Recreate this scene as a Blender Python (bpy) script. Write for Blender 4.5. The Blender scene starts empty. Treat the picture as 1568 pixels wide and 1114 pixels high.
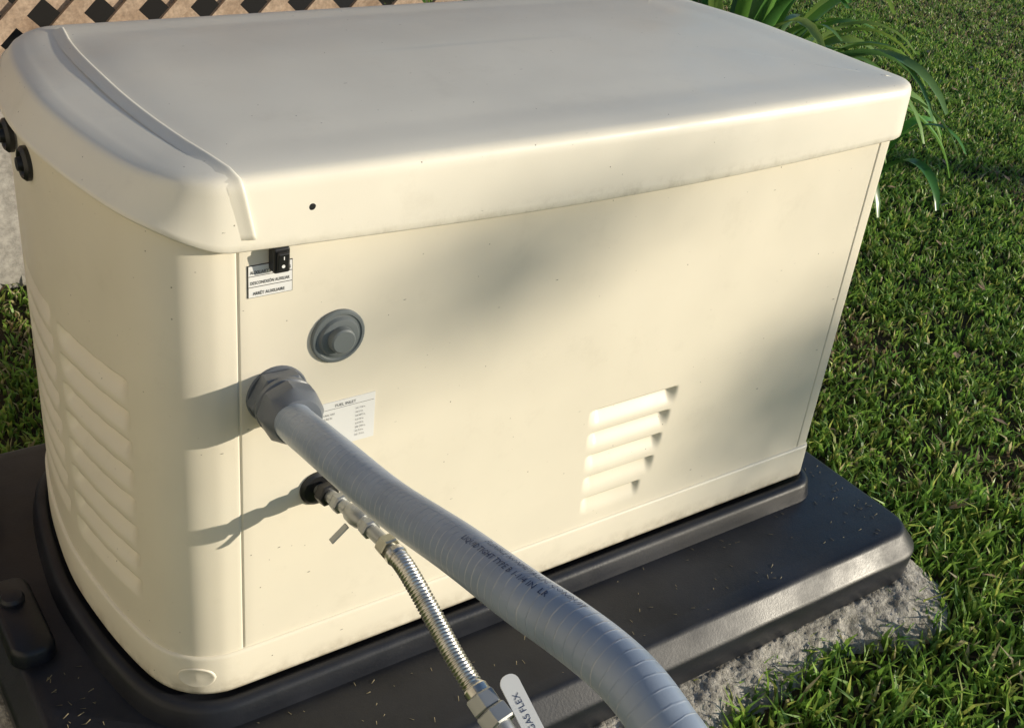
import bpy, math, random
import numpy as np
from mathutils import Vector, Matrix
from mathutils import noise as mn
from mathutils.bvhtree import BVHTree
random.seed(7); rng=np.random.default_rng(7)
sc=bpy.context.scene
GZ=-0.25
# ------------------------------------------------------------ helpers
def link(o,parent=None):
    sc.collection.objects.link(o)
    if parent is not None: o.parent=parent
    return o
def empty(name,loc=(0,0,0)):
    o=bpy.data.objects.new(name,None); o.location=(0,0,0); o.empty_display_size=.1
    return link(o)
def mesh(name,verts,faces,mat=None,parent=None,smooth=True):
    me=bpy.data.meshes.new(name); me.from_pydata([tuple(v) for v in verts],[],faces); me.update()
    if smooth: me.polygons.foreach_set('use_smooth',[True]*len(me.polygons))
    if mat: me.materials.append(mat)
    o=bpy.data.objects.new(name,me); return link(o,parent)
def bevel(o,w,seg=3,ang=30):
    m=o.modifiers.new('b','BEVEL'); m.width=w; m.segments=seg; m.limit_method='ANGLE'; m.angle_limit=math.radians(ang)
    return o
def wn(o):
    m=o.modifiers.new('wn','WEIGHTED_NORMAL'); m.keep_sharp=True; return o
def box(name,c,s,mat,parent=None,rot=None,bv=0.0):
    v=[Vector((x*s[0]/2,y*s[1]/2,z*s[2]/2)) for x in(-1,1) for y in(-1,1) for z in(-1,1)]
    if rot is not None: v=[rot@p for p in v]
    v=[p+Vector(c) for p in v]
    f=[(0,1,3,2),(4,6,7,5),(0,4,5,1),(2,3,7,6),(0,2,6,4),(1,5,7,3)]
    o=mesh(name,v,f,mat,parent,smooth=bv>0)
    if bv>0: bevel(o,bv); wn(o)
    return o
def lathe(name,prof,origin,axis,mat,parent=None,n=40,sides=None,smooth=True):
    a=Vector(axis).normalized(); u=a.orthogonal().normalized()
    if abs(a.y)>.9: u=Vector((1,0,0))
    u=(u-a*u.dot(a)).normalized(); w=a.cross(u); vs=[];fs=[]
    for pr in prof:
        r,h=pr[0],pr[1]; sd=pr[2] if len(pr)>2 else 0
        for i in range(n):
            th=2*math.pi*i/n; rr=r
            if sd:
                k=2*math.pi/sd; rr=r*math.cos(k/2)/math.cos((th%k)-k/2); rr=min(rr,r*.985)
            vs.append(Vector(origin)+a*h+(u*math.cos(th)+w*math.sin(th))*rr)
    for j in range(len(prof)-1):
        for i in range(n):
            fs.append((j*n+i,j*n+(i+1)%n,(j+1)*n+(i+1)%n,(j+1)*n+i))
    fs.append(tuple(range(n))[::-1]); fs.append(tuple((len(prof)-1)*n+i for i in range(n)))
    o=mesh(name,vs,fs,mat,parent,smooth=smooth)
    if smooth:
        m=o.modifiers.new('es','EDGE_SPLIT'); m.split_angle=math.radians(28)
    return o
def catmull(pts,step=.004):
    pts=[Vector(p) for p in pts]; P=[pts[0]*2-pts[1]]+pts+[pts[-1]*2-pts[-2]]; out=[]
    for i in range(1,len(P)-2):
        n=max(2,int((P[i+1]-P[i]).length/step))
        for k in range(n):
            t=k/n
            out.append(.5*((2*P[i])+(-P[i-1]+P[i+1])*t+(2*P[i-1]-5*P[i]+4*P[i+1]-P[i+2])*t*t+(-P[i-1]+3*P[i]-3*P[i+1]+P[i+2])*t**3))
    out.append(pts[-1]); return out
def frames(path):
    T=[];n=len(path)
    for i in range(n): T.append((path[min(i+1,n-1)]-path[max(i-1,0)]).normalized())
    N=[T[0].orthogonal().normalized()]
    if abs(T[0].z)<.9: N=[(Vector((0,0,1))-T[0]*T[0].z).normalized()]
    for i in range(1,n):
        v=N[-1]-T[i]*N[-1].dot(T[i]); N.append(v.normalized())
    L=[0]
    for i in range(1,n): L.append(L[-1]+(path[i]-path[i-1]).length)
    return T,N,L
def tube(name,path,rad,mat,parent=None,n=28):
    T,N,L=frames(path); vs=[];fs=[]
    for i,p in enumerate(path):
        B=T[i].cross(N[i]); r=rad(L[i]) if callable(rad) else rad
        for k in range(n):
            th=2*math.pi*k/n; vs.append(p+(N[i]*math.cos(th)+B*math.sin(th))*r)
    for i in range(len(path)-1):
        for k in range(n): fs.append((i*n+k,i*n+(k+1)%n,(i+1)*n+(k+1)%n,(i+1)*n+k))
    fs.append(tuple(range(n))[::-1]); fs.append(tuple((len(path)-1)*n+k for k in range(n)))
    o=mesh(name,vs,fs,mat,parent)
    at=o.data.attributes.new('len','FLOAT','POINT'); at.data.foreach_set('value',[L[i//n] for i in range(len(vs))])
    return o
# ------------------------------------------------------------ materials
def M(name,col,rough=.5,metal=0,spec=.5):
    m=bpy.data.materials.new(name); m.use_nodes=True; b=m.node_tree.nodes['Principled BSDF']
    b.inputs['Base Color'].default_value=(*col,1); b.inputs['Roughness'].default_value=rough
    b.inputs['Metallic'].default_value=metal; b.inputs['Specular IOR Level'].default_value=spec
    return m
def N(m,t,**k):
    n=m.node_tree.nodes.new(t)
    for a,v in k.items(): setattr(n,a,v)
    return n
def noise(m,scale,detail=4,rough=.5,coord='Object'):
    tc=N(m,'ShaderNodeTexCoord'); n=N(m,'ShaderNodeTexNoise'); n.inputs['Scale'].default_value=scale
    n.inputs['Detail'].default_value=detail; n.inputs['Roughness'].default_value=rough
    m.node_tree.links.new(tc.outputs[coord],n.inputs['Vector']); return n
def ramp(m,fac,stops):
    r=N(m,'ShaderNodeValToRGB'); e=r.color_ramp.elements
    while len(e)<len(stops): e.new(.5)
    for i,(p,c) in enumerate(stops):
        e[i].position=p; e[i].color=(*c,1) if len(c)==3 else c
    m.node_tree.links.new(fac,r.inputs['Fac']); return r
def mix(m,fac,a,b,bt='MIX'):
    n=N(m,'ShaderNodeMix'); n.data_type='RGBA'; n.blend_type=bt
    for s,i in ((fac,0),(a,6),(b,7)):
        if isinstance(s,(int,float)): n.inputs[i].default_value=s
        elif isinstance(s,tuple): n.inputs[i].default_value=(*s,1)
        else: m.node_tree.links.new(s,n.inputs[i])
    return n.outputs[2]
def math_(m,op,a,b):
    n=N(m,'ShaderNodeMath',operation=op)
    for s,i in ((a,0),(b,1)):
        if isinstance(s,(int,float)): n.inputs[i].default_value=s
        else: m.node_tree.links.new(s,n.inputs[i])
    return n.outputs[0]
def bump(m,h,strength=.3,dist=.001,prev=None):
    n=N(m,'ShaderNodeBump'); n.inputs['Strength'].default_value=strength; n.inputs['Distance'].default_value=dist
    if prev is not None: m.node_tree.links.new(prev.outputs[0],n.inputs['Normal'])
    m.node_tree.links.new(h,n.inputs['Height']); m.node_tree.links.new(n.outputs[0],m.node_tree.nodes['Principled BSDF'].inputs['Normal'])
    return n
def setc(m,s,inp='Base Color'): m.node_tree.links.new(s,m.node_tree.nodes['Principled BSDF'].inputs[inp])

def cream(name,c=(.80,.735,.60),rough=.36,edge=None):
    m=M(name,c,rough,0,.5)
    n=noise(m,5,5); r=ramp(m,n.outputs[0],[(.3,tuple(a*.96 for a in c)),(.7,tuple(a*1.03 for a in c))])
    tc=N(m,'ShaderNodeTexCoord')
    def specks(scale,r0,r1_,lo,stretch):
        mp_=N(m,'ShaderNodeMapping'); mp_.inputs['Scale'].default_value=stretch; mp_.inputs['Rotation'].default_value=(.3,.5,.4)
        m.node_tree.links.new(tc.outputs['Object'],mp_.inputs[0])
        v=N(m,'ShaderNodeTexVoronoi'); v.inputs['Scale'].default_value=scale
        m.node_tree.links.new(mp_.outputs[0],v.inputs['Vector'])
        n2=noise(m,420,2); d=math_(m,'ADD',v.outputs['Distance'],math_(m,'MULTIPLY',n2.outputs[0],.14))
        a=ramp(m,d,[(r0,(1,1,1)),(r1_,(0,0,0))])
        sel=N(m,'ShaderNodeSeparateColor'); m.node_tree.links.new(v.outputs['Color'],sel.inputs[0])
        b=ramp(m,sel.outputs[0],[(lo,(0,0,0)),(1.0,(1,1,1))])
        return math_(m,'MULTIPLY',a.outputs[0],b.outputs[0])
    f1=math_(m,'MAXIMUM',specks(95,.13,.18,.90,(1,1,1)),specks(60,.11,.15,.88,(.45,1.6,1.6)))
    sx=N(m,'ShaderNodeSeparateXYZ'); m.node_tree.links.new(tc.outputs['Object'],sx.inputs[0])
    mp=N(m,'ShaderNodeMapRange'); mp.inputs[1].default_value=-.030; mp.inputs[2].default_value=-.063; m.node_tree.links.new(sx.outputs[2],mp.inputs[0])
    ng=noise(m,30,6,.7); rg=ramp(m,ng.outputs[0],[(.40,(0,0,0)),(.68,(.8,.8,.8))])
    g1=math_(m,'MULTIPLY',mp.outputs[0],rg.outputs[0])
    nb_=noise(m,11,8,.72); rb_=ramp(m,nb_.outputs[0],[(.56,(0,0,0)),(.80,(.16,.16,.16))])
    g=math_(m,'MAXIMUM',g1,rb_.outputs[0])
    if edge is not None:
        me_=N(m,'ShaderNodeMapRange'); me_.inputs[1].default_value=edge[1]; me_.inputs[2].default_value=edge[0]; m.node_tree.links.new(sx.outputs[2],me_.inputs[0])
        ne=noise(m,55,6,.75); re=ramp(m,ne.outputs[0],[(.46,(0,0,0)),(.72,(.55,.55,.55))])
        g=math_(m,'MAXIMUM',g,math_(m,'MULTIPLY',me_.outputs[0],re.outputs[0]))
    col=mix(m,g,r.outputs[0],(.36,.31,.22))
    setc(m,mix(m,f1,col,(.14,.11,.07)))
    w=noise(m,4.5,1); b0=bump(m,w.outputs[0],.35,.006)
    f=noise(m,900,2); bump(m,f.outputs[0],.14,.0006,b0)
    rr=noise(m,14,5,.6); r3=ramp(m,rr.outputs[0],[(.3,(rough-.07,)*3),(.7,(rough+.11,)*3)]); setc(m,r3.outputs[0],'Roughness')
    return m
m_body=cream('cream_paint',(.81,.75,.62)); m_lid=cream('cream_lid_plastic',(.82,.775,.665),.36,(.566,.590))
m_pad=M('black_composite',(.012,.012,.015),.42,0,.4)
n=noise(m_pad,9,6,.6); r=ramp(m_pad,n.outputs[0],[(.3,(.006,.007,.011)),(.75,(.016,.018,.026))]); 
nd=noise(m_pad,160,3,.7); rd=ramp(m_pad,nd.outputs[0],[(.66,(0,0,0)),(.78,(.3,.3,.3))]); setc(m_pad,mix(m_pad,rd.outputs[0],r.outputs[0],(.07,.065,.055)))
nr_=noise(m_pad,7,6,.7); rr_=ramp(m_pad,nr_.outputs[0],[(.35,(.33,)*3),(.7,(.54,)*3)]); setc(m_pad,rr_.outputs[0],'Roughness')
nb=noise(m_pad,220,4,.7); bump(m_pad,nb.outputs[0],.25,.001)
m_black=M('black_rubber',(.012,.012,.013),.42)
m_gray=M('grey_plastic',(.125,.14,.165),.40); nb=noise(m_gray,300,3); bump(m_gray,nb.outputs[0],.12,.001)
m_capg=M('grey_cap_plastic',(.15,.17,.175),.5)
m_cond=M('conduit_pvc',(.25,.28,.32),.30)
at=N(m_cond,'ShaderNodeAttribute',attribute_name='len'); ml=math_(m_cond,'MULTIPLY',at.outputs['Fac'],1/.0105)
nw=noise(m_cond,60,2); ml=math_(m_cond,'ADD',ml,math_(m_cond,'MULTIPLY',nw.outputs[0],.25))
fr=math_(m_cond,'FRACT',ml,0)
rp=ramp(m_cond,fr,[(0,(1,1,1)),(.09,(0,0,0)),(.91,(0,0,0)),(1,(1,1,1))])
nn=noise(m_cond,18,4); rb=ramp(m_cond,nn.outputs[0],[(.3,(.235,.285,.365)),(.7,(.305,.36,.45))])
nq=noise(m_cond,45,3); rq=ramp(m_cond,nq.outputs[0],[(.42,(0,0,0)),(.62,(.6,.6,.6))]); mq=math_(m_cond,'MULTIPLY',rq.outputs[0],rp.outputs[0])
cdirt=noise(m_cond,70,6,.75); rdt=ramp(m_cond,cdirt.outputs[0],[(.62,(0,0,0)),(.75,(.35,.35,.35))])
setc(m_cond,mix(m_cond,rdt.outputs[0],mix(m_cond,mq,rb.outputs[0],(.58,.58,.58)),(.16,.14,.12)))
b0=bump(m_cond,rp.outputs[0],.35,.001); ns=noise(m_cond,120,3); bump(m_cond,ns.outputs[0],.12,.001,b0)
m_ink=M('dark_blue_ink',(.03,.05,.12),.5)
m_steel=M('stainless_steel',(.62,.60,.56),.28,1.0); nb=noise(m_steel,60,4); rs=ramp(m_steel,nb.outputs[0],[(.3,(.5,.48,.44)),(.7,(.68,.66,.62))]); setc(m_steel,rs.outputs[0])
m_brass=M('zinc_yellow_fitting',(.42,.41,.34),.38,1.0)
m_zinc=M('zinc_fitting',(.36,.37,.37),.42,.8)
m_white=M('white_label',(.80,.80,.79),.45)
m_txt=M('label_ink',(.03,.03,.03),.6)
m_txt2=M('faded_label_ink',(.10,.10,.11),.6)
def sc_mat(name,c1,c2,scale,bs=.5,bd=.01,rough=.9,s2=60):
    m=M(name,c1,rough,0,.2); n=noise(m,scale,7,.65); r=ramp(m,n.outputs[0],[(.35,c1),(.65,c2)])
    n2=noise(m,s2,5,.7); r2=ramp(m,n2.outputs[0],[(.35,(.6,.6,.6)),(.65,(1,1,1))])
    setc(m,mix(m,1.0,r.outputs[0],r2.outputs[0],'MULTIPLY')); bump(m,n2.outputs[0],bs,bd); return m
m_conc=sc_mat('rough_concrete',(.30,.28,.24),(.68,.64,.57),40,1,.008,.95,130)
m_wallc=sc_mat('concrete_wall_mat',(.36,.34,.31),(.50,.48,.45),6,.3,.003)
m_soil=sc_mat('lawn_soil',(.035,.038,.016),(.10,.072,.040),3.0,.8,.02,.95,90)
m_stucco=sc_mat('stucco',(.66,.60,.50),(.72,.67,.58),4,.3,.003)
m_wood=sc_mat('weathered_lattice_wood',(.34,.24,.17),(.58,.44,.33),12,.3,.001,.8,90)
m_trim=sc_mat('trim_paint',(.55,.52,.46),(.6,.58,.52),4,.1,.001)
m_bark=sc_mat('bark',(.09,.06,.04),(.16,.12,.08),8,.8,.02)
def leafmat(name,rough=.45,tr=.25,attr='Col'):
    m=M(name,(.05,.1,.02),rough,0,.4); a=N(m,'ShaderNodeAttribute',attribute_name=attr); setc(m,a.outputs['Color'])
    nt=m.node_tree; t=N(m,'ShaderNodeBsdfTranslucent'); nt.links.new(a.outputs['Color'],t.inputs['Color'])
    ms=N(m,'ShaderNodeMixShader'); ms.inputs[0].default_value=tr
    nt.links.new(nt.nodes['Principled BSDF'].outputs[0],ms.inputs[1]); nt.links.new(t.outputs[0],ms.inputs[2])
    nt.links.new(ms.outputs[0],nt.nodes['Material Output'].inputs['Surface']); return m
m_grass=leafmat('grass_blades',.42,.42); m_leaf=leafmat('strap_leaf',.28,.3)
# ------------------------------------------------------------ plan outline
ENDP=[(0,0),(-.03,.003),(-.060,.017),(-.086,.048),(-.103,.10),(-.118,.19),(-.126,.30)]
def end_curve(step):
    half=catmull([(.06,0,0)]+[(x,y,0) for x,y in ENDP]+[(-.118,.41,0)],step)
    half=[p for p in half if p.x<=0.0001 and p.y<=.30]
    if half[-1].y<.2999: half.append(Vector((-.126,.30,0)))
    return half+[Vector((p.x,.6-p.y,0)) for p in reversed(half[:-1])]
def outline(off=0,xr=1.07,rr=.012,fine=True,bow=0):
    pts=[]
    xs=set(np.round(np.arange(0,xr-rr,.02),4))
    if fine:
        xs|=set(np.round(np.arange(.52,.73,.002),4))
        for c in (0.0,1.04): xs|=set(np.round(c+np.arange(-.004,.0061,.001),4))
    xs={float(x) for x in xs if 0<=x<xr-rr-.0005}
    xs|={xr-rr}
    for x in sorted(xs): pts.append(Vector((x,-bow*math.sin(math.pi*min(1,max(0,x/xr))),0)))
    for k in range(1,9): 
        a=k/8*math.pi/2; pts.append(Vector((xr-rr+rr*math.sin(a),rr-rr*math.cos(a),0)))
    for y in np.linspace(rr,.6-rr,20)[1:]: pts.append(Vector((xr,y,0)))
    for k in range(1,9):
        a=k/8*math.pi/2; pts.append(Vector((xr-rr+rr*math.cos(a),.6-rr+rr*math.sin(a),0)))
    for x in np.linspace(xr-rr,0,40)[1:]: pts.append(Vector((x,.6,0)))
    ec=list(reversed(end_curve(.003 if fine else .006)))
    pts+=[p for p in ec[1:-1] if (p-pts[0]).length>.0008]
    n=len(pts); res=[]
    for i,p in enumerate(pts):
        t=(pts[(i+1)%n]-pts[i-1]).normalized(); nr=Vector((t.y,-t.x,0)); res.append((p+nr*off,nr))
    return res
def loft(name,rings,mat,parent,cap_top=True,cap_bot=False):
    n=len(rings[0]); vs=[v for r in rings for v in r]; fs=[]
    for j in range(len(rings)-1):
        for i in range(n): fs.append((j*n+i,j*n+(i+1)%n,(j+1)*n+(i+1)%n,(j+1)*n+i))
    if cap_top: fs.append(tuple((len(rings)-1)*n+i for i in range(n)))
    if cap_bot: fs.append(tuple(range(n))[::-1])
    return mesh(name,vs,fs,mat,parent)
gen=empty('standby_generator')
def sstep(a,b,x):
    t=min(1,max(0,(x-a)/(b-a))); return t*t*(3-2*t)
FH=.0365
FR=[(.221-.0408*i,.537+.003*i,(.712,.705,.697,.689,.668)[i]) for i in range(5)]
ER=[.395-.0425*i for i in range(8)]
def lprof(v):
    if v<.05 or v>.98: return 0
    if v<.84: return sstep(.0,.88,v)
    return 1-sstep(.85,.97,v)
def endshape(u):
    return sstep(0,.14,u)*(1-sstep(.90,1,u))
def inset(p,nr,z):
    d=0
    if nr.y<-.95 and p.x>=0:
        if .5<p.x<.75:
            for ii,(zt,x0,x1) in enumerate(FR):
                if x0<=p.x<=x1 and zt-FH<=z<=zt:
                    d=max(d,(.013-.0012*ii)*endshape((p.x-x0)/(x1-x0))*lprof((z-(zt-FH))/FH))
        for c in (0.003,1.04):
            e=abs(p.x-c)
            if e<.0022: d+=.0022*(1-e/.0022)
    if p.x<-.08:
        for y0,y1 in ((.078,.262),(.282,.47)):
            if y0<=p.y<=y1:
                for zt in ER:
                    z_=z+.05*(p.y-y0)
                    if zt-.037<=z_<=zt: d=max(d,.015*endshape((p.y-y0)/(y1-y0))*lprof((z_-(zt-.037))/.037))
    return d
OL=outline(0)
zs=sorted(set([0,.005]+[float(z) for z in np.round(np.arange(.010,.40,.0020),4)]+[float(z) for z in np.round(np.arange(.41,.62,.02),4)]+[.63]))
rings=[[Vector((p.x,p.y,z))-nr*inset(p,nr,z) for p,nr in OL] for z in zs]
loft('body_panels',rings,m_body,gen)
rings=[]
for off,z in ((-.004,.003),(.0005,.003),(.003,.0015),(.004,-.002),(.0045,-.055),(.0035,-.0605),(-.01,-.062)):
    rings.append([Vector((p.x,p.y,z)) for p,nr in outline(off,fine=False)])
o=loft('base_skirt',rings[::-1],m_body,gen,True,True)
ec=end_curve(.001); Le=[0]
for i in range(1,len(ec)): Le.append(Le[-1]+(ec[i]-ec[i-1]).length)
def esurf(s,off,z):
    i=int(np.searchsorted(np.array(Le),s)); i=min(max(i,1),len(ec)-2)
    t=(ec[i+1]-ec[i-1]).normalized(); nr=Vector((-t.y,t.x,0)); 
    if nr.dot(Vector((-.5,-1,0)))<0: nr=-nr
    p=ec[i]+nr*off; return Vector((p.x,p.y,z))
vs=[];fs=[];nn2=36
BP=[(1.0,.0046),(.95,.0062),(.88,.0064),(.80,.0056),(.3,.0056),(.02,.0056)]
for rr,of in BP:
    for k in range(nn2):
        a=2*math.pi*k/nn2; vs.append(esurf(.058+.024*rr*math.cos(a),of,-.030+.017*rr*math.sin(a)))
for j in range(len(BP)-1):
    for k in range(nn2): fs.append((j*nn2+k,(j+1)*nn2+k,(j+1)*nn2+(k+1)%nn2,j*nn2+(k+1)%nn2))
mesh('skirt_boss',vs,fs,m_body,gen)
def zlow(p):
    if p.x>=0: return .577-.011*math.sin(math.pi*min(1,p.x/1.085))
    return .577+.036*sstep(0,1,min(1,-p.x/.125))
LO=lambda off: outline(off,xr=1.085,rr=.035,fine=False,bow=.008)
prof=[(-.004,0,.012),(.006,0,.001),(.0115,0,0),(.0132,0,.002),(.0132,.12,0),(.0122,.45,0),(.0114,.78,0),(.0104,.89,0),(.0078,.955,0),(.0035,.993,0),(-.002,1.013,0),(-.009,1.026,0),(-.020,1.037,0),(-.038,1.047,0)]
def crown(x,y):
    return .012*max(0,math.sin(math.pi*min(1,max(0,(y+.0)/.6))))*max(0,math.sin(math.pi*min(1,max(0,(x+.12)/1.2))))
rings=[]
ztop=.658
for off,f,dz in prof:
    r=[]
    for p,nr in LO(off):
        zl=zlow(p); w=sstep(.0,.12,-p.x)
        q=p-nr*(w*.028*min(1,f)) if f>0 else p
        back=sstep(.3,.6,p.y)
        r.append(Vector((q.x,q.y,zl+dz+(ztop-zl)*f-.012*back*min(1,f)+(crown(q.x,q.y) if f>1 else 0)-.004*w*max(0,f-.9)*6)))
    rings.append(r)
last=rings[-1]
for t in (.08,.16,.25,.35,.45,.55,.65,.75,.85,.93,.98):
    r=[]
    for p in last:
        c=Vector((min(.75,max(.25,p.x)),.3,0)); q=p.lerp(Vector((c.x,c.y,p.z)),t)
        base=.6625-.012*sstep(.3,.6,q.y)+crown(q.x,q.y)
        k_=sstep(0,.25,t); q.z=base*k_+p.z*(1-k_); r.append(q)
    rings.append(r)
lid=loft('lid',rings,m_lid,gen)
bv=BVHTree.FromPolygons([v.co.copy() for v in lid.data.vertices],[tuple(p.vertices) for p in lid.data.polygons])
def gx(y,z):
    yy=min(.6,max(0,y)); b=-.031*math.sin(math.pi*yy/.6)**.8 if yy>0 else 0
    return .004+b+ (.016*(1-(z-.577)/.08) if z<.657 and y<.1 else 0)
seam=[]
for k in range(0,160):
    th=math.radians(-11.5+ (180+8)*k/159)
    O=Vector((0,.3,.635)); d=Vector((0,-math.cos(th),math.sin(th)))
    x=0.0; loc=None
    for it in range(4):
        O.x=x; h=bv.ray_cast(O,d)
        if h[0] is None: break
        loc=h[0]; nl=h[1]; x=gx(loc.y,loc.z)
    if loc is not None: seam.append((Vector((x,loc.y,loc.z)),nl))
vs=[];fs=[]
W=[(-.016,-.0006),(-.011,.0006),(-.006,.0020),(-.003,.0032),(-.0008,.0037),(.0010,.0030),(.0018,.0008),(.0020,-.0012)]
for p,nr in seam:
    nr=nr if nr.dot(p-Vector((p.x,.3,.4)))>0 else -nr
    for a,b in W: vs.append(p+Vector((1,0,0))*a+nr*b)
m_=len(W)
for i in range(len(seam)-1):
    for k in range(m_-1): fs.append((i*m_+k,i*m_+k+1,(i+1)*m_+k+1,(i+1)*m_+k))
mesh('lid_seam',vs,fs,m_lid,gen)
lathe('lid_screw',[(.0055,0),(.0055,.002),(.004,.003),(.002,.0032)],(.083,-.0110,.617),(0,-1,0),m_black,gen,16)
for i,(y,z) in enumerate(((.31,.572),(.385,.580))):
    lathe('end_plug_%d'%(i+1),[(.021,0),(.021,.006),(.017,.010),(.015,.009),(.013,.006),(.009,.007),(.008,.014),(.003,.015)],(-.125,y,z),(-1,0,0),m_black,gen,28)
lathe('grey_cap',[(.0345,0),(.0345,.003),(.033,.0045),(.030,.005),(.0285,.0035),(.026,.004),(.0235,.0075),(.019,.0085),(.0165,.0085),(.0155,.0165),(.0135,.018),(.003,.0182)],(.1245,0,.443),(0,-1,0),m_capg,gen,48)
def text(name,s,size,loc,mat,parent,sx=1.0,off=.012):
    c=bpy.data.curves.new(name,'FONT'); c.body=s; c.size=size; c.resolution_u=2; c.materials.append(mat); c.offset=size*off
    o=bpy.data.objects.new(name,c); link(o,parent); o.rotation_euler=(math.pi/2,0,0); o.location=loc; o.scale=(sx,1,1); return o
def flatbox(name,x0,x1,z0,z1,y,mat,th=.0008):
    return box(name,((x0+x1)/2,y,(z0+z1)/2),(x1-x0,th,z1-z0),mat,gen)
flatbox('shutdown_label_border',.014,.0665,.5145,.5535,-.0006,m_txt)
flatbox('shutdown_label',.0148,.0657,.5153,.5527,-.0012,m_white)
for zz in (.5275,.5405): flatbox('label_rule_%d'%int(zz*1000),.0148,.0657,zz,zz+.0006,-.0019,m_txt,.0004)
text('label_text_1','AUXILIARY SHUTDOWN',.0054,(.0165,-.002,.5435),m_txt,gen,.79)
text('label_text_2','DESCONEXIÓN AUXILIAR',.0054,(.0165,-.002,.5308),m_txt,gen,.73)
text('label_text_3','ARRÊT AUXILIAIRE',.0054,(.0195,-.002,.5180),m_txt,gen,.83)
flatbox('fuel_sticker',.098,.179,.286,.352,-.0008,m_white)
text('sticker_title','FUEL INLET',.0056,(.124,-.0016,.3440),m_txt2,gen,1,0)
flatbox('sticker_rule',.100,.177,.3417,.3420,-.0016,m_txt2,.0003)
rows=['NATURAL GAS','PRESSURE IN','MIN. PSI','MAX. PSI','LP VAPOR','MIN. INLET','PIPE SIZE','FLOW RATE']
for i,s in enumerate(rows):
    zz=.3335-.0056*i
    text('sticker_row_%d'%i,s,.0036,(.102,-.0016,zz),m_txt2,gen,.9,0)
    text('sticker_val_%d'%i,random.choice(['3.5-7.0','10-12','5.0 / 7.0','3/4 NPT','250 CFH'])+' in.',.0036,(.152,-.0016,zz),m_txt2,gen,.85,0)
box('switch_body',(.0475,-.008,.561),(.019,.016,.030),m_black,gen,bv=.0025)
box('switch_rocker',(.0475,-.0165,.561),(.013,.006,.022),m_black,gen,rot=Matrix.Rotation(.18,3,'X'),bv=.0015)
box('switch_mark_i',(.0475,-.0206,.566),(.0010,.0005,.004),m_white,gen)
lathe('switch_mark_o',[(.0020,0),(.0020,.0005)],(.0475,-.0185,.5555),(0,-1,0),m_white,gen,16)
# ------------------------------------------------------------ conduit
con=empty('electrical_conduit')
A=(.048,0,.383)
ax=(-.08,-1,.06)
lathe('sealing_washer',[(.037,0),(.0375,.003),(.036,.006)],A,ax,m_gray,con,36)
lathe('hex_hub',[(.034,.006,6),(.0385,.008,6),(.0385,.024,6),(.036,.026,6)],A,ax,m_gray,con,48)
lathe('hub_ring',[(.033,.026),(.036,.028),(.036,.034),(.033,.036)],A,ax,m_gray,con,36)
lathe('compression_nut',[(.034,.036,8),(.0375,.038,8),(.0375,.054,8),(.036,.058,8),(.031,.066),(.028,.071),(.0235,.072)],A,ax,m_gray,con,48)
cp=catmull([(.043,-.05,.386),(.036,-.075,.391),(.029,-.14,.410),(.025,-.20,.425),(.022,-.307,.447),(.012,-.437,.492),(.004,-.540,.524),(.006,-.590,.535),(.008,-.634,.5415),(.008,-.668,.543),(.007,-.701,.537),(.009,-.729,.522),(.014,-.80,.45),(.03,-.9,.30),(.05,-.98,.05),(.06,-1.0,-.27)],.004)
CR=.0225
tube('flexible_conduit',cp,CR,m_cond,con,48)
def wrap_text(s,size,s0,ang):
    c=bpy.data.curves.new('t','FONT'); c.body=s; c.size=size; c.resolution_u=1
    o=bpy.data.objects.new('t',c); sc.collection.objects.link(o)
    d=bpy.context.evaluated_depsgraph_get(); me=bpy.data.meshes.new_from_object(o.evaluated_get(d))
    T,Nn,L=frames(cp); La=np.array(L); vs=[]
    for v in me.vertices:
        l=s0+v.co.x; i=int(np.searchsorted(La,l)); i=min(max(i,1),len(cp)-1)
        t=(l-L[i-1])/(L[i]-L[i-1]); p=cp[i-1].lerp(cp[i],t); B=T[i].cross(Nn[i])
        th=ang-v.co.y/CR; vs.append(p+(Nn[i]*math.cos(th)+B*math.sin(th))*(CR+.0005))
    fs=[tuple(p.vertices) for p in me.polygons]
    bpy.data.objects.remove(o); mesh('conduit_print',vs,fs,m_ink,con,False)
T_,N_,L_=frames(cp)
Bv=T_[100].cross(N_[100])
sgn=1 if Bv.x<0 else -1
wrap_text('LIQUIDTIGHT TYPE B 1-1/4 IN  LR',.0080,.43,sgn*.45)
wrap_text('FLEXIBLE NONMETALLIC CONDUIT',.0080,.45,sgn*-.05)
# ------------------------------------------------------------ gas line
gas=empty('gas_supply_line')
gp=catmull([(.103,-.0,.230),(.112,-.054,.235),(.117,-.119,.240),(.119,-.178,.242),(.119,-.215,.234),(.120,-.250,.219),(.120,-.304,.198),(.124,-.352,.180),(.131,-.398,.160),(.14,-.47,.10),(.15,-.52,-.05),(.15,-.53,-.27)],.0008)
T,Nn,L=frames(gp)
def at_len(l):
    i=int(np.searchsorted(np.array(L),l)); return gp[min(i,len(gp)-1)],T[min(i,len(gp)-1)]
def seg(name,a,b,rad,mat,n=24):
    pts=[p for p,l in zip(gp,L) if a<=l<=b]; return tube(name,pts,rad,mat,gas,n)
lathe('inlet_grommet',[(.024,0),(.024,.003),(.02,.006)],(.103,0,.230),(0,-1,0),m_black,gas,28)
seg('pipe_nipple',0,.19,.0085,m_zinc)
def nut(name,l,r,h,mat,sides=6):
    p,t=at_len(l); return lathe(name,[(r*.9,0,sides),(r,.002,sides),(r,h-.002,sides),(r*.9,h,sides)],p,t,mat,gas,48)
nut('inlet_nut',.012,.0155,.014,m_black); nut('union_nut',.040,.0135,.012,m_zinc); 
lathe('valve_body',[(.009,0),(.0118,.006),(.0125,.016),(.0118,.026),(.009,.032)],at_len(.065)[0],at_len(.065)[1],m_zinc,gas,24)
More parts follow.
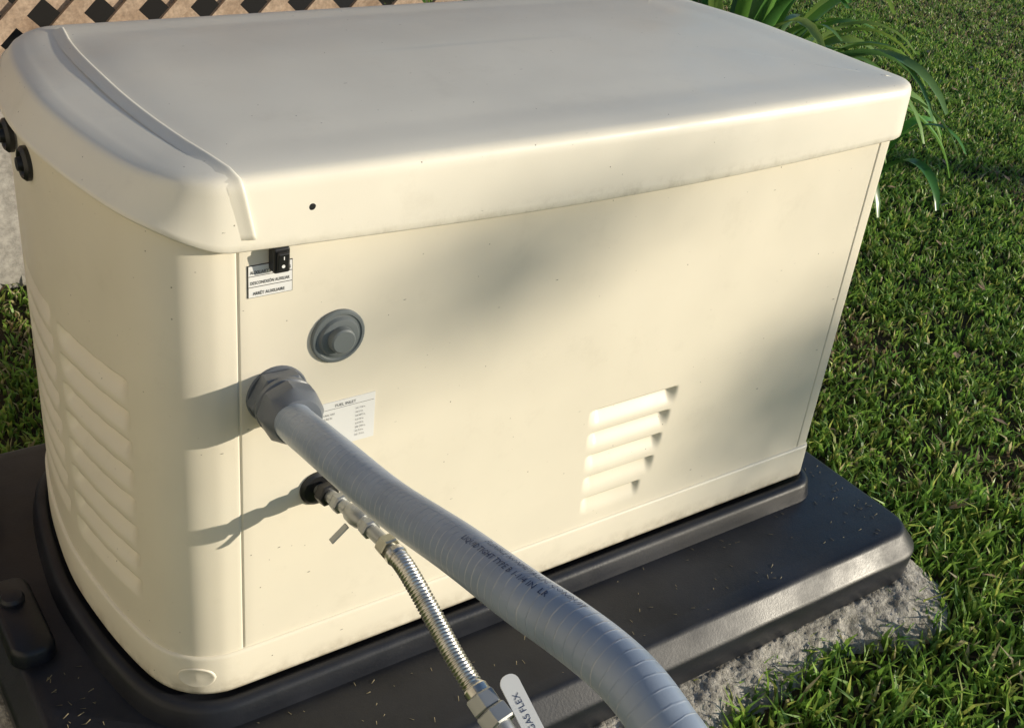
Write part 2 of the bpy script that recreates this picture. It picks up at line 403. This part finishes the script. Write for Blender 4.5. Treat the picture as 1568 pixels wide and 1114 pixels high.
box('valve_handle',(.094,-.078,.216),(.028,.009,.003),m_zinc,gas,rot=Matrix.Rotation(-.7,3,'Y'),bv=.001)
nut('valve_nut',.105,.0130,.012,m_zinc); nut('flare_nut',.145,.0145,.016,m_brass); nut('flex_collar',.166,.0135,.010,m_steel,12)
seg('corrugated_tube',.174,.365,lambda l:.0112+.0010*math.cos(2*math.pi*l/.0042),m_steel,28)
nut('end_collar',.352,.0145,.012,m_steel,12); nut('end_nut',.362,.0185,.020,m_zinc); nut('end_nut_large',.383,.0205,.020,m_zinc)
seg('supply_pipe',.40,5,.0125,m_zinc)
mt=M('tag_plastic',(.62,.64,.66),.4)
def plate(name,c,ux,uy,w,h,th,mat,parent,rad=.006):
    nrm=ux.cross(uy).normalized(); pts=[]
    for (sx,sy,a0) in ((1,1,0),(-1,1,90),(-1,-1,180),(1,-1,270)):
        for k in range(6):
            a=math.radians(a0+k*18); pts.append(c+ux*(sx*(w/2-rad)+rad*math.cos(a))+uy*(sy*(h/2-rad)+rad*math.sin(a)))
    n=len(pts); vs=[q+nrm*th/2 for q in pts]+[q-nrm*th/2 for q in pts]
    fs=[tuple(range(n)),tuple(range(n,2*n))[::-1]]+[(i,n+i,n+(i+1)%n,(i+1)%n) for i in range(n)]
    return mesh(name,vs,fs,mat,parent,False)
ux=Vector((.10,-.80,-.60)).normalized(); nz=Vector((-.25,-.5,.83)); uy=nz.cross(ux).normalized()
tc=Vector((.154,-.392,.180))
plate('tube_tag',tc,ux,uy,.085,.022,.003,mt,gas,.010)
c=bpy.data.curves.new('tag_text','FONT'); c.body='GAS FLEX'; c.size=.010; c.align_x='CENTER'; c.align_y='CENTER'; c.materials.append(m_ink)
o=bpy.data.objects.new('tag_text',c); link(o,gas); nn_=ux.cross(uy).normalized()
mm_=Matrix((-ux,-uy,nn_)).transposed().to_4x4(); mm_.translation=tc+nn_*.0019; o.matrix_world=mm_
# ------------------------------------------------------------ pad
pad=empty('equipment_pad')
def rrect(x0,x1,y0,y1,r,n=8):
    pts=[]
    for cx,cy,a0 in ((x1-r,y0+r,-90),(x1-r,y1-r,0),(x0+r,y1-r,90),(x0+r,y0+r,180)):
        for k in range(n+1):
            a=math.radians(a0+90*k/n); pts.append(Vector((cx+r*math.cos(a),cy+r*math.sin(a),0)))
    return pts
def rr_rings(x0,x1,y0,y1,r,prof):
    return [[Vector((p.x,p.y,z)) for p in rrect(x0-o,x1+o,y0-o,y1+o,max(.005,r+o))] for o,z in prof]
o=loft('pad_slab',rr_rings(-.245,1.20,-.195,.725,.06,[(.006,-.192),(.010,-.188),(.014,-.140),(.013,-.134),(.009,-.130),(-.010,-.106),(-.014,-.102),(-.020,-.100)]),m_pad,pad,True,True)
rings=[]
for off,z in ((.032,-.103),(.029,-.090),(.026,-.075),(.022,-.068),(.014,-.0655),(.0085,-.0655),(.0065,-.068),(-.02,-.069)):
    rings.append([Vector((p.x,p.y,z)) for p,nr in outline(off,fine=False,rr=.02)])
loft('raised_plinth',rings,m_pad,pad)
loft('lift_block',rr_rings(-.238,-.185,.20,.36,.02,[(.004,-.101),(.003,-.082),(0,-.076),(-.004,-.074)]),m_pad,pad)
lathe('lift_bolt',[(.017,0),(.017,.006),(.014,.011),(.004,.012)],(-.213,.31,-.075),(0,0,1),m_pad,pad,24)
loft('lift_block_rear',rr_rings(-.238,-.185,.52,.66,.02,[(.004,-.101),(.003,-.082),(0,-.076),(-.004,-.074)]),m_pad,pad)
vs=[];fs=[]
for i in range(260):
    e=random.random()
    if e<.5: x=random.uniform(-.2,1.17); y=random.uniform(-.165,-.035)
    elif e<.8: x=random.uniform(1.1,1.17); y=random.uniform(-.15,.7)
    else: x=random.uniform(-.21,-.16); y=random.uniform(-.1,.19)
    a=random.uniform(0,math.pi); l=random.uniform(.001,.005); d=Vector((math.cos(a),math.sin(a),0)); w=Vector((-d.y,d.x,0))*.0005
    b=Vector((x,y,-.0993)); k=len(vs); vs+=[b-d*l-w,b+d*l-w,b+d*l+w+Vector((0,0,.001)),b-d*l+w]; fs.append((k,k+1,k+2,k+3))
mesh('grass_clippings',vs,fs,M('dry_clippings',(.20,.17,.10),.8),None,False)
# concrete bed
vs=[];fs=[]
ol=rrect(-.245,1.20,-.195,.725,.06,24); dense0=[]
for i in range(len(ol)):
    a=ol[i]; b=ol[(i+1)%len(ol)]; m=max(1,int((b-a).length/.005))
    for q in range(m): dense0.append(a.lerp(b,q/m))
nd_=len(dense0); dense=[]
for i in range(nd_):
    t=(dense0[(i+1)%nd_]-dense0[i-1]).normalized(); dense.append((dense0[i],Vector((t.y,-t.x,0))))
NR=26
for j in range(NR+1):
    u=j/NR; off=-.05 if j==0 else .090*u; z=-.197-.063*max(0,(u-.12)/.88)**1.4
    for p,nr in dense:
        w=1+.55*mn.noise(Vector((p.x*4,p.y*4,1)))+.2*mn.noise(Vector((p.x*13,p.y*13,1)))
        q=p+nr*(off*w if off>0 else off); 
        if j>1:
            n1=mn.noise(Vector((q.x*28,q.y*28,z*28))); n2=mn.noise(Vector((q.x*75,q.y*75,z*75+5))); n3=mn.noise(Vector((q.x*170,q.y*170,z*170)))
            dd=.006*n1+.006*abs(n2)+.006*abs(n3)
            vs.append(Vector((q.x+nr.x*dd*.5,q.y+nr.y*dd*.5,z+dd)))
        else: vs.append(Vector((q.x,q.y,z)))
for j in range(NR):
    for i in range(nd_): fs.append((j*nd_+(i+1)%nd_,j*nd_+i,(j+1)*nd_+i,(j+1)*nd_+(i+1)%nd_))
mesh('concrete_bed',vs,fs,m_conc,None)
# ------------------------------------------------------------ ground + grass
mesh('ground',[(-60,-60,GZ),(60,-60,GZ),(60,60,GZ),(-60,60,GZ)],[(0,1,2,3)],m_soil,None,False)
def blades(name,n,size,hmin,hmax,cols,wts,w0=.0022,lean=.8):
    nc=int(n/9); cx=rng.uniform(0,size,nc); cy=rng.uniform(0,size,nc); ch=rng.uniform(.6,1.4,nc); ci_=rng.integers(0,nc,n)
    sp=np.where(rng.random(n)<.7,.010,.05)
    x=cx[ci_]+rng.normal(0,1,n)*sp; y=cy[ci_]+rng.normal(0,1,n)*sp
    h=rng.uniform(hmin,hmax,n)*ch[ci_]; a=rng.uniform(0,2*np.pi,n)
    w=rng.uniform(.7,1.4,n)*w0; ln=rng.uniform(.1,lean,n)*h; b=rng.uniform(0,2*np.pi,n)
    lx=np.cos(b)*ln; ly=np.sin(b)*ln; dx=np.cos(a)*w; dy=np.sin(a)*w
    V=np.zeros((n,5,3))
    V[:,0]=np.stack([x-dx,y-dy,0*x-.003],1); V[:,1]=np.stack([x+dx,y+dy,0*x-.003],1)
    V[:,2]=np.stack([x+lx*.35+dx*.85,y+ly*.35+dy*.85,h*.6],1); V[:,3]=np.stack([x+lx*.35-dx*.85,y+ly*.35-dy*.85,h*.6],1)
    V[:,4]=np.stack([x+lx,y+ly,h*(.8+.2*rng.random(n))],1)
    me=bpy.data.meshes.new(name)
    fl=[]
    for i in range(0,n*5,5): fl+=[(i,i+1,i+2,i+3),(i+3,i+2,i+4)]
    me.from_pydata(V.reshape(-1,3).tolist(),[],fl); me.update()
    cc=rng.uniform(.65,1.3,nc)
    ci=rng.choice(len(cols),n,p=wts); C=np.array(cols)[ci]*rng.uniform(.75,1.25,(n,1))*cc[ci_][:,None]; C=np.clip(C,0,1)
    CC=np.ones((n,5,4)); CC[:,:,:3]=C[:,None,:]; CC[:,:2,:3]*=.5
    at=me.color_attributes.new('Col','FLOAT_COLOR','POINT'); at.data.foreach_set('color',CC.reshape(-1))
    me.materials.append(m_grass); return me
G=[(.20,.36,.06),(.28,.45,.08),(.13,.27,.055),(.44,.50,.12),(.55,.48,.27)]
D=(.27,.19,.11)
TS=.4
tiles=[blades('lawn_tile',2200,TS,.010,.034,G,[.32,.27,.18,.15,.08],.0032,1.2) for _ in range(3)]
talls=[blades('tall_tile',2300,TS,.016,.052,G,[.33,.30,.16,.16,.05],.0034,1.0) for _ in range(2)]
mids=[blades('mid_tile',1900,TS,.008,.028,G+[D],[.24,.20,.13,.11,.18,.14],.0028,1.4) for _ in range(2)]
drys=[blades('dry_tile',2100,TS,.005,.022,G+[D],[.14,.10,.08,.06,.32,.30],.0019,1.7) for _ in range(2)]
lawn=empty('grass_lawn')
ix=0
for gx_ in range(-4,24):
    for gy in range(-4,18):
        x=gx_*TS-.4; y=gy*TS
        cx,cy=x+TS/2,y+TS/2
        if -.1<cx<1.1 and -.05<cy<.6: continue
        if cx<-1.6 or cy> cx*.9+2.6: continue
        if cx<2.3 and cy>1.7: continue
        near=abs(cx-1.45)<.28 and -.1<cy<.9
        pv=mn.noise(Vector((cx*1.1,cy*1.1,3.3)))
        if near and random.random()<.85: mesh_=random.choice(drys)
        elif cy<-.15 and cx<1.7: mesh_=random.choice(talls)
        elif pv>.12 or random.random()<.15: mesh_=random.choice(mids)
        else: mesh_=random.choice(tiles)
        o=bpy.data.objects.new('grass_tile_%d'%ix,mesh_); ix+=1; link(o,lawn)
        k=random.randint(0,3); o.rotation_euler=(0,0,k*math.pi/2)
        offs=[(0,0),(TS,0),(TS,TS),(0,TS)][k]; o.location=(x+offs[0],y+offs[1],GZ)
vs=[];fs=[]
for i in range(110):
    x=random.uniform(1.3,4.5); y=random.uniform(-.4,2.5); s=random.uniform(.008,.028); a=random.uniform(0,6.28)
    d=Vector((math.cos(a),math.sin(a),random.uniform(-.3,.4)))*s; w=Vector((-math.sin(a),math.cos(a),random.uniform(-.3,.3)))*s*.4
    b=Vector((x,y,GZ+.028)); k=len(vs); vs+=[b-d,b-w+Vector((0,0,.003)),b+d,b+w]; fs.append((k,k+1,k+2,k+3))
mesh('fallen_leaves',vs,fs,M('dead_leaf',(.36,.24,.14),.7),None,False)
# ------------------------------------------------------------ lattice fence on low wall + deck behind
FY=1.56
box('concrete_wall',(.1,FY+.10,-.02),(4.2,.16,.50),m_wallc,None,bv=.006)
fen=empty('lattice_fence')
x0,x1,z0,z1=-1.9,2.1,.26,1.35; sw=.034; pit=.086
box('bottom_rail',((x0+x1)/2,FY+.05,.248),(x1-x0,.045,.036),m_wood,fen,bv=.002)
box('top_rail',((x0+x1)/2,FY+.05,1.36),(x1-x0,.045,.05),m_wood,fen,bv=.002)
for layer,(sgn,yy) in enumerate(((1,FY+.035),(-1,FY+.047))):
    vs=[];fs=[]
    c=x0-(z1-z0)
    while c<x1+(z1-z0):
        if sgn==1: za=max(z0,z0+(x0-c)); zb=min(z1,z0+(x1-c)); f=lambda z:c+(z-z0)
        else: za=max(z0,z0+(c-x1)); zb=min(z1,z0+(c-x0)); f=lambda z:c-(z-z0)
        if zb-za>.03:
            h=sw/math.sqrt(2); th=.005; k=len(vs)
            for y_ in (yy-th,yy+th):
                vs+=[(f(za)-h,y_,za),(f(za)+h,y_,za),(f(zb)+h,y_,zb),(f(zb)-h,y_,zb)]
            fs+=[(k,k+1,k+2,k+3),(k+7,k+6,k+5,k+4),(k,k+4,k+5,k+1),(k+1,k+5,k+6,k+2),(k+2,k+6,k+7,k+3),(k+3,k+7,k+4,k)]
        c+=pit*math.sqrt(2)
    mesh('lattice_slats_%d'%(layer+1),vs,fs,m_wood,fen,False)
for i,xx in enumerate((x0,x1,.1)): box('fence_post_%d'%i,(xx,FY+.105,.55),(.08,.07,1.66),m_wood,fen,bv=.003)
deck=empty('wooden_deck')
for i in range(16): box('deck_board_%d'%i,(.1,FY+.10+.145*i,1.42),(4.2,.138,.03),m_wood,deck,bv=.003)
m_undershade=M('under_deck_shade_black',(.03,.025,.02),.9)  # shade under the deck put into a near-black colour
box('rear_shade_backing',(.1,FY+2.4,.55),(4.2,.05,1.66),m_undershade,deck)  # dark sheet added so the lattice gaps look shaded
box('under_deck_shade_floor',(.1,FY+1.3,-.20),(4.0,2.1,.08),m_undershade,deck)  # floor painted near-black to stand in for shade behind the lattice
# ------------------------------------------------------------ strap-leaf plant
def strap_plant(name,base,n,lmin,lmax,wid,spread,seed,droop=1.0):
    R=random.Random(seed); vs=[];fs=[];col=[]
    for i in range(n):
        a=R.uniform(0,2*math.pi); el=math.radians(R.uniform(58,89)); L_=R.uniform(lmin,lmax); w=wid*R.uniform(.7,1.15)
        p=Vector(base)+Vector((math.cos(a),math.sin(a),0))*R.uniform(0,spread)
        d=Vector((math.cos(a)*math.cos(el),math.sin(a)*math.cos(el),math.sin(el))); side=Vector((-math.sin(a),math.cos(a),0)); S=20
        side=(side+Vector((0,0,R.uniform(-.35,.35)))).normalized()
        g=R.choice([(.17,.34,.07),(.12,.26,.06),(.26,.43,.10),(.08,.18,.045)]); g=tuple(c*R.uniform(.8,1.2) for c in g)
        k0=len(vs)
        for s in range(S+1):
            t=s/S; ww=w*(math.sin(math.pi*min(1,.25+t*.73))**.5)*.5+.0005
            up=side.cross(d).normalized()
            if up.z<0: up=-up
            vs+=[p-side*ww+up*ww*.35,p,p+side*ww+up*ww*.35]; col+=[g]*3
            p=p+d*(L_/S); d=(d+Vector((math.cos(a)*.03,math.sin(a)*.03,-1))*droop*(.005+.24*t)*R.uniform(.8,1.2)).normalized()
            if p.z<GZ+.03: p.z=GZ+.03+.004*R.random(); d.z=max(d.z,0)
        for s in range(S):
            for q in (0,1): fs.append((k0+s*3+q,k0+s*3+q+1,k0+s*3+q+4,k0+s*3+q+3))
    o=mesh(name,vs,fs,m_leaf,None)
    at=o.data.color_attributes.new('Col','FLOAT_COLOR','POINT'); at.data.foreach_set('color',[c for g in col for c in (*g,1)])
    return o
strap_plant('agapanthus_plant',(2.22,1.48,GZ),95,.68,.98,.062,.13,3,1.35)
strap_plant('agapanthus_plant',(2.52,1.10,GZ),9,.42,.6,.045,.03,5,1.5)
# ------------------------------------------------------------ unseen house added at left, its pale wall bounces sun onto the generator
house=empty('added_bounce_house')
box('wall',(-1.9,-1.2,1.15),(.2,5.2,2.8),m_stucco,house,bv=.01)
box('eave',(-1.85,-1.2,2.65),(.7,5.6,.12),m_trim,house,bv=.01)
box('window_frame',(-1.795,-1.2,1.5),(.05,1.0,.9),m_trim,house,bv=.005)
box('window_glass',(-1.775,-1.2,1.5),(.03,.86,.76),M('window_glass_mat',(.05,.06,.07),.08),house)
# ------------------------------------------------------------ shade tree (sun side, off frame)
S=Vector((1.32,-1,.34)).normalized()
E1=Vector((-S.y,S.x,0)).normalized(); E1=E1 if E1.x>0 else -E1
E2=E1.cross(S); E2=E2 if E2.z>0 else -E2
tree=empty('shade_tree')
tv=[];tf=[]
def leafclump(pt_fn,n,size):
    for i in range(n):
        b=pt_fn()+S*random.uniform(13,17)
        d=Vector([random.gauss(0,1) for _ in range(3)]).normalized(); w=d.orthogonal().normalized()
        w=Matrix.Rotation(random.uniform(0,6.28),3,d)@w; s=size*random.uniform(.7,1.3)
        k=len(tv); tv.extend([b-d*s,b-w*s*.45,b+d*s,b+w*s*.45]); tf.append((k,k+1,k+2,k+3))
def front_g(cx,cz,a,b,ang):
    def f():
        u=random.gauss(0,a); v=random.gauss(0,b)
        return Vector((cx+u*math.cos(ang)-v*math.sin(ang),0,cz+u*math.sin(ang)+v*math.cos(ang)))
    return f
leafclump(front_g(.36,.495,.16,.048,.26),160,.032)
leafclump(front_g(.99,.11,.12,.10,.5),330,.032)
def reg(a0,a1,b0,b1):
    def f(): return E1*random.uniform(a0,a1)+E2*random.uniform(b0,b1)
    return f
leafclump(reg(1.5,3.2,-1.3,-.5),150,.05)
leafclump(reg(1.9,5.0,1.0,2.6),1400,.06)
leafclump(reg(-1.5,3,1.7,4),1500,.06)
o=mesh('crown_leaves',tv,tf,m_leaf,tree,False)
at=o.data.color_attributes.new('Col','FLOAT_COLOR','POINT'); at.data.foreach_set('color',[.05,.10,.025,1]*len(tv))
tb=E1*2.9+S*15; tb=Vector((tb.x,tb.y,GZ-.1))
tube('trunk',catmull([tb,tb+Vector((.1,0,1.5)),tb+Vector((-.05,.1,3.2)),tb+Vector((.1,.2,6.0))],.1),lambda l:.16-.02*l,m_bark,tree,14)
for i in range(9):
    a=i*2.3; h=3.6+.3*i; b=tb+Vector((0,.1,h)); e=b+Vector((math.cos(a)*1.8,math.sin(a)*1.8,.9))
    if E1.dot(e)<1.3 and E1.dot(e)>-.6 and E2.dot(e)<1.4: continue
    tube('limb_%d'%i,catmull([b,b.lerp(e,.5)+Vector((0,0,.25)),e],.1),lambda l:.07-.03*l,m_bark,tree,8)
# ------------------------------------------------------------ light, sky, camera
sun=bpy.data.lights.new('sun','SUN'); sun.energy=5.0; sun.angle=math.radians(.6); sun.color=(1,.90,.725)
so=bpy.data.objects.new('sun',sun); link(so); so.rotation_euler=S.to_track_quat('Z','Y').to_euler()
w=bpy.data.worlds.new('World'); sc.world=w; w.use_nodes=True; nt=w.node_tree
sky=nt.nodes.new('ShaderNodeTexSky'); sky.sky_type='NISHITA'; sky.sun_disc=False
sky.sun_elevation=math.asin(S.z); sky.sun_rotation=math.atan2(S.x,S.y); sky.dust_density=.4; sky.ozone_density=3.0
nt.links.new(sky.outputs[0],nt.nodes['Background'].inputs[0]); nt.nodes['Background'].inputs[1].default_value=.14
X=Vector((0.8217,-0.2140,0.5283));Y=Vector((-0.5604,-0.4714,0.6809));Z=Vector((0.1034,-0.8554,-0.5075))
cam=bpy.data.objects.new('camera',bpy.data.cameras.new('camera')); link(cam)
m=Matrix(((X[0],-X[1],-X[2]),(Y[0],-Y[1],-Y[2]),(Z[0],-Z[1],-Z[2]))).to_4x4(); m.translation=Vector((-0.438,-1.0614,1.1297))
cam.matrix_world=m; cam.data.lens=1797/1568*36; cam.data.clip_start=.02; cam.data.clip_end=300; sc.camera=cam
sc.view_settings.view_transform='Standard'; sc.view_settings.look='None'; sc.view_settings.exposure=0
